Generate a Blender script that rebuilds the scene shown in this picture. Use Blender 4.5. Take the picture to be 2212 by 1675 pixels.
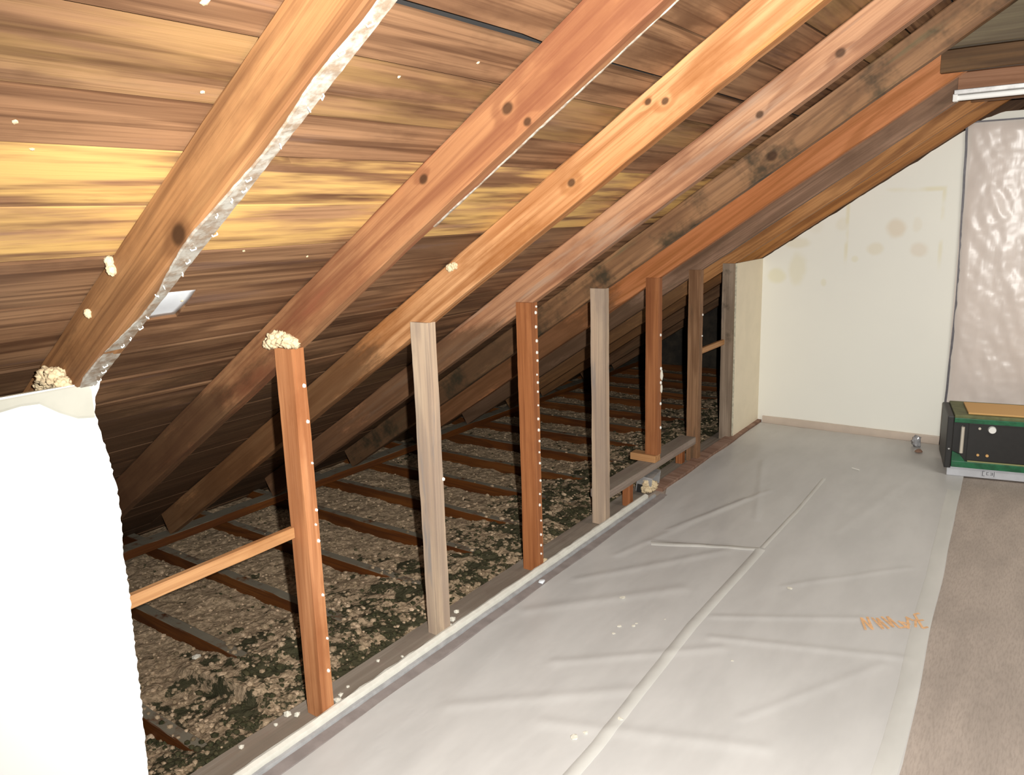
import bpy, bmesh, math, random
from mathutils import Vector, Matrix, noise
random.seed(7)
sc = bpy.context.scene
COL = sc.collection
for o in list(bpy.data.objects): bpy.data.objects.remove(o)

# ------------------------------------------------------------------ camera
CAM = Vector((1.8058, -0.8051, 1.5610))
RR = ((0.808816, 0.587119, -0.033277), (0.091618, -0.181705, -0.979076), (-0.580881, 0.788844, -0.200757))
right, down, fwd = Vector(RR[0]), Vector(RR[1]), Vector(RR[2])
cd = bpy.data.cameras.new('camera'); cam = bpy.data.objects.new('camera', cd); COL.objects.link(cam)
m = Matrix.Identity(4)
for i, v in enumerate((right, -down, -fwd)):
    for r in range(3): m[r][i] = v[r]
m.translation = CAM
cam.matrix_world = m
cd.sensor_width = 36; cd.sensor_fit = 'HORIZONTAL'
cd.lens = 1685.88 / 2212 * 36
cd.shift_x = 24.5 / 2212; cd.shift_y = -25 / 2212
cd.clip_start = .02
sc.camera = cam

# ------------------------------------------------------------------ light
w = bpy.data.worlds.new('world'); sc.world = w; w.use_nodes = True
w.node_tree.nodes['Background'].inputs[0].default_value = (0.006, 0.006, 0.006, 1)
w.node_tree.nodes['Background'].inputs[1].default_value = 1.0
sc.view_settings.view_transform = 'Standard'; sc.view_settings.look = 'None'
sc.view_settings.exposure = 0.0; sc.view_settings.gamma = 1; sc.view_settings.use_curve_mapping = False

def light(name, typ, loc, energy, color=(1, 1, 1), aim=None, **kw):
    l = bpy.data.lights.new(name, typ); l.energy = energy; l.color = color
    for k, v in kw.items(): setattr(l, k, v)
    o = bpy.data.objects.new(name, l); COL.objects.link(o); o.location = loc
    if aim is not None:
        o.rotation_euler = (Vector(aim) - Vector(loc)).to_track_quat('-Z', 'Y').to_euler()
    return o
# the camera's flash: beside and above the lens, aimed where the lens looks
FL = CAM + right * 0.085 - down * 0.045
light('camera_flash', 'SPOT', FL, 600, (1, 0.985, 0.945), aim=FL + fwd * 3 + right * .62 + down * .05,
      spot_size=math.radians(134), spot_blend=1.0, shadow_soft_size=0.012)
# unseen fill lights without a lamp body, added to brighten end wall and floor
light('room_fill', 'AREA', (2.7, 3.1, 2.02), 24, (1, 0.96, 0.88), aim=(1.9, 4.2, 0), shape='RECTANGLE', size=1.2, size_y=.25)
light('room_fill', 'AREA', (2.9, -1.2, 2.0), 5, (1, 0.93, 0.82), aim=(2.0, -.6, 0), shape='RECTANGLE', size=1.2, size_y=.25)

# ------------------------------------------------------------------ constants
H = 1.204; PITCH = 0.57523; TP = math.tan(PITCH); CP = math.cos(PITCH); SP = math.sin(PITCH)
D = 0.1195; SD = 0.075; SW = 0.047
YS = [0.0, 0.6307, 1.2216, 1.8751, 2.5034, 3.1143, 3.7046, 4.2713]
YE = 4.831
RIDGE = 2.70; XR = 5.4
HS = H + D / CP + 0.0     # sheathing underside at x=0
COLZ = 2.09

# ------------------------------------------------------------------ materials
def newmat(name):
    m = bpy.data.materials.new(name); m.use_nodes = True
    nt = m.node_tree; return m, nt, nt.nodes['Principled BSDF']
class G:
    def __init__(s, nt): s.nt = nt
    def n(s, t, **kw):
        x = s.nt.nodes.new(t)
        for k, v in kw.items(): setattr(x, k, v)
        return x
    def l(s, a, b): s.nt.links.new(a, b)
    def val(s, node, idx, v):
        if hasattr(v, 'is_linked') or isinstance(v, bpy.types.NodeSocket): s.l(v, node.inputs[idx])
        else: node.inputs[idx].default_value = v
    def math(s, op, a, b=0.0, clamp=False):
        x = s.n('ShaderNodeMath', operation=op); x.use_clamp = clamp
        s.val(x, 0, a); s.val(x, 1, b); return x.outputs[0]
    def mapping(s, v, scale=(1, 1, 1), loc=(0, 0, 0)):
        x = s.n('ShaderNodeMapping'); s.l(v, x.inputs[0]); x.inputs['Scale'].default_value = scale
        x.inputs['Location'].default_value = loc; return x.outputs[0]
    def noise(s, v, scale, detail=4, rough=.6, w=None, dist=0.0):
        x = s.n('ShaderNodeTexNoise', noise_dimensions='4D' if w is not None else '3D')
        s.l(v, x.inputs['Vector']); x.inputs['Scale'].default_value = scale
        x.inputs['Detail'].default_value = detail; x.inputs['Roughness'].default_value = rough
        x.inputs['Distortion'].default_value = dist
        if w is not None: s.val(x, 'W', w)
        return x.outputs['Fac']
    def ramp(s, f, a, b, va=0.0, vb=1.0, smooth=True):
        x = s.n('ShaderNodeMapRange'); x.interpolation_type = 'SMOOTHSTEP' if smooth else 'LINEAR'
        s.l(f, x.inputs['Value'])
        for i, v in ((1, a), (2, b), (3, va), (4, vb)): x.inputs[i].default_value = v
        return x.outputs[0]
    def mix(s, f, a, b, blend='MIX'):
        x = s.n('ShaderNodeMix', data_type='RGBA', blend_type=blend)
        s.val(x, 0, f)
        for i, c in ((6, a), (7, b)):
            if isinstance(c, tuple): x.inputs[i].default_value = (*c, 1)
            else: s.l(c, x.inputs[i])
        return x.outputs[2]
    def bump(s, h, strength, dist, bsdf):
        x = s.n('ShaderNodeBump'); x.inputs['Strength'].default_value = strength
        x.inputs['Distance'].default_value = dist; s.l(h, x.inputs['Height']); s.l(x.outputs[0], bsdf.inputs['Normal'])

def wood(name, base, light_, dark, patch=(0.6, 0.3, 0.1), patch_amt=.3, mold=0.0, knots=(), rough=.62,
         dusty=0.0, mildew_shade=None, tone=False, gs=1.0, spec=.2, bright=.58, streak=.4):
    """grain runs along local X; the mesh attribute seed sets each board's own pattern"""
    m, nt, b = newmat(name); g = G(nt)
    tc = g.n('ShaderNodeTexCoord').outputs['Object']
    at = g.n('ShaderNodeAttribute', attribute_name='seed').outputs['Fac']
    # knots first: they bend the rings
    kn = None
    for (kx, ky, kz, kr) in knots:
        mp = g.mapping(tc, (1 / (kr * 1.5), 1 / kr, 1 / kr), (-kx / (kr * 1.5), -ky / kr, -kz / kr))
        ln = g.n('ShaderNodeVectorMath', operation='LENGTH'); g.l(mp, ln.inputs[0])
        f = g.ramp(ln.outputs['Value'], 0.0, 3.2, 1.0, 0.0)
        kn = f if kn is None else g.math('MAXIMUM', kn, f)
    big = g.noise(g.mapping(tc, (.9, 5, 5)), 1.0, 3, .5, w=at)
    ring = g.math('MULTIPLY', g.noise(g.mapping(tc, (.7 * gs, 9 * gs, 9 * gs)), 1.0, 2, .4, w=at, dist=.6), 34.0)
    if kn is not None: ring = g.math('ADD', ring, g.math('MULTIPLY', kn, 3.5))
    ringf = g.math('ADD', g.math('MULTIPLY', g.math('SINE', ring), .5), .5)
    fine = g.noise(g.mapping(tc, (2.2, 110, 110)), 1.0, 3, .65, w=at)
    c = g.mix(g.ramp(big, .33, .68), base, light_)
    c = g.mix(g.math('MULTIPLY', g.ramp(ringf, .35, 1.0), .5), c, dark)
    c = g.mix(g.math('MULTIPLY', g.ramp(fine, .42, .75), .6), c, dark)
    stk = g.noise(g.mapping(tc, (.8, 34, 34), (5, 5, 2)), 1.0, 5, .6, w=at, dist=.3)
    c = g.mix(g.ramp(stk, .50, .64, 0, streak), c, dark)
    blot = g.noise(g.mapping(tc, (2.6, 7, 7), (9, 1, 4)), 1.0, 5, .65, w=at)
    c = g.mix(g.ramp(blot, .48, .72, 0, .6), c, dark)
    pf = g.noise(g.mapping(tc, (1.6, 16, 16), (3, 7, 1)), 1.0, 4, .6, w=at)
    c = g.mix(g.ramp(pf, .56, .70, 0, patch_amt), c, patch)
    if tone:
        t = g.n('ShaderNodeAttribute', attribute_name='tone')
        sep = g.n('ShaderNodeSeparateColor'); g.l(t.outputs['Color'], sep.inputs[0])
        yf = g.noise(g.mapping(tc, (1.7, 20, 20), (1, 2, 5)), 1.0, 4, .6, w=at)
        yf = g.math('MULTIPLY', g.ramp(yf, .38, .62), sep.outputs[0])
        c = g.mix(yf, c, (.95, .62, .27))
        mul = g.n('ShaderNodeVectorMath', operation='SCALE'); g.l(c, mul.inputs[0]); g.l(sep.outputs[1], mul.inputs['Scale'])
        c = mul.outputs[0]
    if mildew_shade:   # mildew blotches, thickened toward the eaves to paint in the light's falloff
        axis, x_lo, x_hi, sgn = mildew_shade
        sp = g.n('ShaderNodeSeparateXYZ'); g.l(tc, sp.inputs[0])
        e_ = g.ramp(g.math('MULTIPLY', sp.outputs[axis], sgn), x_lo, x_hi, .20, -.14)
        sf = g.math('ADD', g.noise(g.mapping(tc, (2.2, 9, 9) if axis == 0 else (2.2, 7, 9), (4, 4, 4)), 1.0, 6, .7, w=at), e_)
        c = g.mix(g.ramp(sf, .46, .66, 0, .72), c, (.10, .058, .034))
    if mold > 0:
        mf = g.noise(tc, 3.2, 5, .7, w=at)
        c = g.mix(g.ramp(mf, .62 - mold * .25, .78 - mold * .22, 0, .85), c, (.035, .034, .022))
    for (kx, ky, kz, kr) in knots:
        mp = g.mapping(tc, (1 / (kr * 1.25), 1 / kr, 1 / kr), (-kx / (kr * 1.25), -ky / kr, -kz / kr))
        ln = g.n('ShaderNodeVectorMath', operation='LENGTH'); g.l(mp, ln.inputs[0])
        c = g.mix(g.ramp(ln.outputs['Value'], .6, 1.25, .85, 0), c, (.05, .024, .013))
    if dusty > 0:
        gm = g.n('ShaderNodeNewGeometry'); sx = g.n('ShaderNodeSeparateXYZ'); g.l(gm.outputs['Normal'], sx.inputs[0])
        up = g.ramp(sx.outputs[2], .6, .9, 0, dusty)
        df = g.ramp(g.noise(tc, 14, 4, .7), .25, .5)
        c = g.mix(g.math('MULTIPLY', up, df), c, (.40, .36, .28))
    hs = g.n('ShaderNodeHueSaturation'); hs.inputs['Saturation'].default_value = 1.1; hs.inputs['Value'].default_value = bright
    g.l(c, hs.inputs['Color']); c = hs.outputs[0]
    g.l(c, b.inputs['Base Color']); b.inputs['Roughness'].default_value = rough
    b.inputs['Specular IOR Level'].default_value = spec
    hh = g.math('ADD', g.math('MULTIPLY', fine, .7), g.math('MULTIPLY', ringf, .3))
    g.bump(hh, .35, .003, b)
    return m

def plain(name, col, rough=.6, metal=0.0, spec=.5, var=0.0, vs=20, bump=0.0, col2=None):
    m, nt, b = newmat(name); g = G(nt)
    b.inputs['Roughness'].default_value = rough; b.inputs['Metallic'].default_value = metal
    b.inputs['Specular IOR Level'].default_value = spec
    tc = g.n('ShaderNodeTexCoord').outputs['Object']
    f = g.noise(tc, vs, 4, .6)
    c2 = col2 or tuple(x * (1 - var) for x in col)
    g.l(g.mix(g.ramp(f, .35, .65), col, c2), b.inputs['Base Color'])
    if bump: g.bump(f, bump, .004, b)
    return m

M = {}
M['roof'] = wood('roof_board_wood', (.44, .245, .145), (.62, .37, .22), (.13, .062, .036), (.34, .215, .17), .6,
                 tone=True, gs=.8, rough=.6, mildew_shade=(1, -.95, -.05, -1), streak=.75)
M['roof_felt'] = plain('roofing_felt', (.015, .014, .013), .9)
M['stud_orange'] = wood('orange_stud_wood', (.52, .24, .12), (.62, .32, .18), (.30, .12, .06), (.58, .33, .2), .3, gs=.8, bright=.86)
M['stud_red'] = wood('red_stud_wood', (.42, .175, .085), (.50, .225, .115), (.22, .08, .04), (.50, .24, .12), .2, gs=.7, bright=.76)
M['stud_gray'] = wood('grey_stud_wood', (.62, .46, .34), (.76, .60, .44), (.36, .28, .23), (.30, .28, .27), .95, gs=.8, rough=.8, bright=.74)
M['stud_brown'] = wood('brown_stud_wood', (.44, .24, .14), (.54, .33, .2), (.2, .1, .055), (.12, .09, .06), .7, gs=.8, mold=.2)
M['stud_dull'] = wood('dull_stud_wood', (.50, .38, .28), (.62, .49, .38), (.26, .19, .14), (.24, .19, .16), .9, gs=.8, mold=.3, rough=.8)
M['joist'] = wood('joist_wood', (.24, .085, .032), (.32, .13, .05), (.10, .034, .016), (.15, .06, .03), .5, dusty=.95, gs=.8, bright=.46)
M['plate'] = wood('plate_wood', (.48, .39, .32), (.58, .48, .41), (.28, .20, .16), (.46, .33, .26), .6, dusty=.4, gs=.8, rough=.85)
M['trim_wood'] = wood('trim_wood', (.50, .31, .23), (.60, .41, .32), (.30, .17, .12), (.46, .33, .27), .6, gs=.8)
M['scrap'] = wood('scrap_wood', (.62, .33, .16), (.74, .44, .24), (.38, .18, .09), bright=.7)

def drywall_mat(name, col, stain=None, amt=0.0):
    m, nt, b = newmat(name); g = G(nt)
    tc = g.n('ShaderNodeTexCoord').outputs['Object']
    f = g.noise(tc, 1.6, 3, .5)
    c = g.mix(g.ramp(f, .35, .7, 0, .35), col, tuple(x * .94 for x in col))
    if stain: c = g.mix(g.ramp(g.noise(tc, 3.0, 4, .55), .6, .72, 0, amt), c, stain)
    g.l(c, b.inputs['Base Color']); b.inputs['Roughness'].default_value = .75
    g.bump(g.noise(tc, 60, 3, .6), .06, .002, b)
    return m
M['drywall'] = drywall_mat('white_drywall', (.86, .86, .84))
M['compound'] = plain('joint_compound', (.43, .42, .36), .8, var=.06, vs=12)
M['gypsum'] = plain('broken_gypsum_edge', (.62, .58, .44), .95, var=.35, vs=60, bump=.4)
M['paper'] = plain('torn_grey_paper', (.20, .20, .20), .9, var=.4, vs=50)
M['cream_return'] = plain('cream_drywall', (.86, .76, .58), .8, var=.06, vs=4)

# end wall: cream paint with faint yellow and pink stains where they sit in the photo
m_, nt, b = newmat('cream_stained_wall'); g = G(nt); tc = g.n('ShaderNodeTexCoord').outputs['Object']
c = g.mix(g.ramp(g.noise(tc, 1.3, 3, .5), .3, .7), (.86, .85, .77), (.83, .82, .75))
for (sx_, sz_, rx, rz, colr, a) in [(.86, 1.40, .062, .065, (.70, .55, .36), .62), (.74, 1.27, .055, .045, (.72, .62, .40), .5),
        (1.0, 1.26, .055, .05, (.70, .56, .40), .5), (.24, 1.31, .10, .042, (.72, .64, .42), .5), (.25, 1.13, .065, .12, (.74, .67, .40), .45),
        (.11, 1.08, .065, .06, (.74, .68, .36), .5), (.53, 1.43, .045, .05, (.74, .66, .46), .35), (.36, 1.43, .06, .06, (.72, .66, .5), .25),
        (.62, 1.20, .022, .025, (.72, .66, .38), .4), (.43, 1.04, .02, .03, (.72, .66, .38), .4), (.98, 1.42, .03, .05, (.74, .64, .45), .3),
        (.29, 1.44, .05, .045, (.70, .60, .48), .28)]:
    mp = g.mapping(tc, (1 / rx, 0, 1 / rz), (-sx_ / rx, 0, -sz_ / rz))
    ds = g.n('ShaderNodeVectorMath', operation='ADD'); g.l(mp, ds.inputs[0])
    nn = g.n('ShaderNodeTexNoise'); nn.inputs['Scale'].default_value = 14; g.l(tc, nn.inputs['Vector'])
    sc2 = g.n('ShaderNodeVectorMath', operation='SCALE'); g.l(nn.outputs['Color'], sc2.inputs[0]); sc2.inputs['Scale'].default_value = .5
    sb = g.n('ShaderNodeVectorMath', operation='SUBTRACT'); g.l(sc2.outputs[0], sb.inputs[0]); sb.inputs[1].default_value = (.25, 0.25, .25)
    g.l(sb.outputs[0], ds.inputs[1])
    ln = g.n('ShaderNodeVectorMath', operation='LENGTH'); g.l(ds.outputs[0], ln.inputs[0])
    c = g.mix(g.ramp(ln.outputs['Value'], .55, 1.2, a * .72, 0), c, colr)
# pale yellow outline left by something once pasted there
mp = g.mapping(tc, (1 / .28, 0, 1 / .34), (-.84 / .28, 0, -1.30 / .34))
sx = g.n('ShaderNodeSeparateXYZ'); g.l(mp, sx.inputs[0])
mx = g.math('MAXIMUM', g.math('ABSOLUTE', sx.outputs[0]), g.math('ABSOLUTE', sx.outputs[2]))
rg = g.math('MULTIPLY', g.ramp(mx, .93, .98), g.ramp(mx, 1.0, 1.06, 1, 0))
rg = g.math('MULTIPLY', rg, g.ramp(g.noise(tc, 5, 2, .5), .42, .62, 0, .45))
rg = g.math('MULTIPLY', rg, g.ramp(sx.outputs[2], -.6, 0, 0, 1))
c = g.mix(rg, c, (.74, .66, .38))
g.l(c, b.inputs['Base Color']); b.inputs['Roughness'].default_value = .7; M['endwall'] = m_

# floor covering: brown-taupe
m_, nt, b = newmat('taupe_floor'); g = G(nt); tc = g.n('ShaderNodeTexCoord').outputs['Object']
f = g.noise(g.mapping(tc, (3, .8, 1)), 3, 5, .65)
f2 = g.noise(g.mapping(tc, (60, 9, 1)), 3, 3, .6)
c = g.mix(g.ramp(f, .3, .7), (.44, .365, .31), (.36, .30, .255))
c = g.mix(g.ramp(f2, .4, .7, 0, .3), c, (.18, .15, .12))
g.l(c, b.inputs['Base Color']); b.inputs['Roughness'].default_value = .7; M['floor'] = m_

# plastic sheeting: milky translucent film
def film(name, col, trans, rough=.35, spec=.5):
    m, nt, b = newmat(name); g = G(nt)
    tc = g.n('ShaderNodeTexCoord').outputs['Object']
    f = g.noise(g.mapping(tc, (3, 1, 1)), 2.2, 4, .6)
    g.l(g.mix(g.ramp(f, .3, .7), col, tuple(x * .9 for x in col)), b.inputs['Base Color'])
    b.inputs['Roughness'].default_value = rough; b.inputs['Specular IOR Level'].default_value = spec
    tr = g.n('ShaderNodeBsdfTransparent'); mx = g.n('ShaderNodeMixShader')
    mx.inputs[0].default_value = trans
    g.l(b.outputs[0], mx.inputs[1]); g.l(tr.outputs[0], mx.inputs[2])
    g.l(mx.outputs[0], nt.nodes['Material Output'].inputs['Surface'])
    g.bump(g.noise(g.mapping(tc, (8, 3, 1)), 3, 3, .5), .12, .01, b)
    return m
M['film'] = film('milky_plastic_film', (.68, .665, .64), .18)
M['film_fold'] = film('milky_plastic_film_doubled', (.68, .665, .62), .14)
M['film_door'] = film('clear_plastic_film', (.86, .78, .72), .30, .30, .6)
M['door'] = plain('pale_pink_door_paint', (.82, .68, .60), .5, var=.12, vs=3)
M['tape'] = plain('dark_grey_tape', (.13, .12, .135), .45, var=.3, vs=25)
M['foam'] = plain('spray_foam', (.66, .53, .33), .8, vs=55, bump=.5, col2=(.55, .42, .26))
M['plaster'] = plain('plaster_crumb', (.78, .74, .63), .9, var=.2, vs=60, bump=.4)
M['residue'] = plain('plaster_residue', (.33, .31, .27), .45, vs=38, bump=.4, col2=(.20, .145, .10))
M['nail'] = plain('bright_nail', (.90, .88, .82), .3, .2)
M['tin'] = plain('galvanised_metal', (.50, .49, .48), .4, .6, var=.25, vs=18)
M['white_metal'] = plain('white_enamel_metal', (.80, .79, .76), .3)
M['tube'] = plain('white_glass_tube', (.88, .88, .86), .15)
M['white_sheet'] = plain('white_glossy_sheet', (.80, .84, .88), .22, 0, .7, var=.1, vs=6)
M['black'] = plain('plain_black', (.014, .013, .012), .5, var=.2, vs=40)
M['green'] = plain('green_painted_metal', (.012, .13, .052), .4, var=.4, vs=20)
M['olive'] = plain('olive_top', (.13, .14, .05), .6, var=.3, vs=20)
M['tan'] = plain('orange_tan_paper', (.62, .36, .13), .7)
M['chrome'] = plain('bright_bar_metal', (.75, .70, .60), .25, .5)
M['base_grey'] = plain('pale_grey_base', (.50, .51, .54), .45, var=.1, vs=12)
M['ink'] = plain('dark_grey_ink', (.10, .10, .11), .6)
M['orange_print'] = plain('orange_print', (.80, .47, .24), .6, var=.2, vs=60)
M['brick'] = plain('dark_masonry', (.06, .045, .03), .9, vs=7, col2=(.025, .02, .015), bump=.4)

# insulation
m_, nt, b = newmat('loose_insulation'); g = G(nt); tc = g.n('ShaderNodeTexCoord').outputs['Object']
f = g.noise(tc, 38, 5, .75)
c = g.mix(g.ramp(f, .32, .68), (.19, .14, .085), (.50, .365, .24))
mf = g.noise(tc, 9, 5, .72)
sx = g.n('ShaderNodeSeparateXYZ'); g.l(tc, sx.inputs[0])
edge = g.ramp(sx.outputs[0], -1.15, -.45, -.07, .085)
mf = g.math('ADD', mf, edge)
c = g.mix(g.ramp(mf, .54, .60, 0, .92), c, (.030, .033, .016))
g.l(c, b.inputs['Base Color']); b.inputs['Roughness'].default_value = .95; b.inputs['Specular IOR Level'].default_value = .1
g.bump(f, .8, .012, b); M['insul'] = m_
# clumps: colour by attribute
m_, nt, b = newmat('insulation_clump'); g = G(nt); tc = g.n('ShaderNodeTexCoord').outputs['Object']
at = g.n('ShaderNodeAttribute', attribute_name='seed').outputs['Fac']
cr = g.n('ShaderNodeValToRGB'); g.l(at, cr.inputs[0])
e = cr.color_ramp.elements; e[0].position = 0; e[0].color = (.022, .026, .012, 1); e[1].position = 1; e[1].color = (.60, .44, .30, 1)
for p_, cc in ((.35, (.05, .05, .025, 1)), (.45, (.22, .16, .10, 1)), (.75, (.38, .28, .18, 1))):
    q = e.new(p_); q.color = cc
c = g.mix(g.ramp(g.noise(tc, 90, 3, .7), .35, .7, 0, .5), cr.outputs[0], (.12, .09, .05))
g.l(c, b.inputs['Base Color']); b.inputs['Roughness'].default_value = .95; b.inputs['Specular IOR Level'].default_value = .1; M['clump'] = m_

# ------------------------------------------------------------------ builders
def obj(name, me, mat, parent=None, loc=None, mtx=None):
    o = bpy.data.objects.new(name, me); COL.objects.link(o)
    for mm in (mat if isinstance(mat, (list, tuple)) else [mat]):
        if mm and len(me.materials) < (len(mat) if isinstance(mat, (list, tuple)) else 1): me.materials.append(mm)
    if parent: o.parent = parent
    if mtx is not None: o.matrix_local = mtx
    elif loc is not None: o.location = loc
    return o
def tag(o, label, cat=None, group=None, kind=None):
    if label: o['label'] = label
    if cat: o['category'] = cat
    if group: o['group'] = group
    if kind: o['kind'] = kind
    return o
def empty(name, loc, rz=0):
    o = bpy.data.objects.new(name, None); COL.objects.link(o); o.location = loc; o.rotation_euler[2] = rz
    o.empty_display_size = .1
    return o
def setseed(me, s, tone=None):
    a = me.attributes.new('seed', 'FLOAT', 'POINT')
    for d in a.data: d.value = s
def finish(bm, name='mesh', smooth=False):
    me = bpy.data.meshes.new(name); bm.normal_update(); bm.to_mesh(me); bm.free()
    if smooth:
        for p in me.polygons: p.use_smooth = True
    return me
def add_box(bm, a, b, bev=0.0):
    a = Vector(a); b = Vector(b)
    r = bmesh.ops.create_cube(bm, size=1)
    for v in r['verts']:
        v.co = Vector(((a[i] + b[i]) / 2 + v.co[i] * (b[i] - a[i])) for i in range(3))
    if bev:
        es = list({e for v in r['verts'] for e in v.link_edges})
        bmesh.ops.bevel(bm, geom=es, offset=bev, segments=2, affect='EDGES', profile=.6)
def boxme(a, b, bev=0.0, name='mesh'):
    bm = bmesh.new(); add_box(bm, a, b, bev); return finish(bm, name)
def beam(L, wy, hz, seed, rough=.0015, bev=.003, seg=None, name='beam', x0=0.0):
    """squared timber along local X from x0 to x0+L, y 0..wy, z 0..hz, edges worn and slightly wavy"""
    bm = bmesh.new(); seg = seg or max(4, int(L / .05))
    prof = [(bev, 0), (wy - bev, 0), (wy, bev), (wy, hz - bev), (wy - bev, hz), (bev, hz), (0, hz - bev), (0, bev)]
    rings = []
    for i in range(seg + 1):
        x = x0 + L * i / seg; ring = []
        for j, (y, z) in enumerate(prof):
            n1 = noise.noise(Vector((x * 3.1, j // 2 * 7.3, seed * 3.7))); n2 = noise.noise(Vector((x * 21, j // 2 * 5.1 + 9, seed)))
            dy = (n1 + .5 * n2) * rough * (1 if y > wy / 2 else -1); dz = (n2 * .6 + n1) * rough * (1 if z > hz / 2 else -1)
            ring.append(bm.verts.new((x, y + dy, z + dz)))
        rings.append(ring)
    for a, b_ in zip(rings, rings[1:]):
        for j in range(8):
            bm.faces.new((a[j], b_[j], b_[(j + 1) % 8], a[(j + 1) % 8]))
    bm.faces.new(rings[0]); bm.faces.new(list(reversed(rings[-1])))
    bmesh.ops.recalc_face_normals(bm, faces=bm.faces)
    me = finish(bm, name); setseed(me, seed); return me
def frame(origin, ex, ey, ez):
    m = Matrix.Identity(4)
    for i, v in enumerate((ex, ey, ez)):
        for r in range(3): m[r][i] = v[r]
    m.translation = Vector(origin); return m
VERT = lambda o: frame(o, (0, 0, 1), (0, 1, 0), (-1, 0, 0))    # local X up, local Y = world Y, local Z = world -X
ALONGY = lambda o: frame(o, (0, 1, 0), (-1, 0, 0), (0, 0, 1))   # local X = world Y, local Y = world -X
ROOF = lambda o: frame(o, (CP, 0, SP), (0, 1, 0), (-SP, 0, CP))
def blob(r, seed, squash=(1, 1, 1), sub=3, amp=.35, freq=2.2):
    bm = bmesh.new(); bmesh.ops.create_icosphere(bm, subdivisions=sub, radius=1)
    for v in bm.verts:
        n = noise.noise(v.co * freq + Vector((seed, seed * 2, 3))) + .5 * noise.noise(v.co * freq * 2.6 + Vector((seed, 5, 3)))
        v.co = Vector((v.co[i] * (1 + amp * n) * r * squash[i] for i in range(3)))
    return finish(bm, 'blob', True)
def lumps(pts, seed, sub=4, amp=.35, freq=2.2):
    """several swollen lumps run together as one mesh"""
    bm = bmesh.new()
    for k, (x, y, z, r) in enumerate(pts):
        rr = bmesh.ops.create_icosphere(bm, subdivisions=sub, radius=1)
        for v in rr['verts']:
            n = noise.noise(v.co * freq + Vector((seed + k, 2, 3))) + .6 * noise.noise(v.co * freq * 2.7 + Vector((seed, k, 3)))
            n += .45 * noise.noise(v.co * freq * 6 + Vector((seed, k, 8)))
            v.co = v.co * (1 + amp * n) * r + Vector((x, y, z))
    return finish(bm, 'lumps', True)
def chip(r, seed, flat=.4):
    bm = bmesh.new(); bmesh.ops.create_icosphere(bm, subdivisions=1, radius=1); rd = random.Random(seed)
    for v in bm.verts: v.co = Vector((v.co.x * r * rd.uniform(.6, 1.3), v.co.y * r * rd.uniform(.6, 1.3), (v.co.z * rd.uniform(.7, 1.1)) * r * flat))
    return finish(bm, 'chip')
def cyl(bm, p, q, r, seg=12, r2=None):
    p = Vector(p); q = Vector(q); d = q - p
    mt = Matrix.Translation((p + q) / 2) @ d.to_track_quat('Z', 'Y').to_matrix().to_4x4()
    bmesh.ops.create_cone(bm, cap_ends=True, segments=seg, radius1=r, radius2=r if r2 is None else r2, depth=d.length, matrix=mt)

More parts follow.
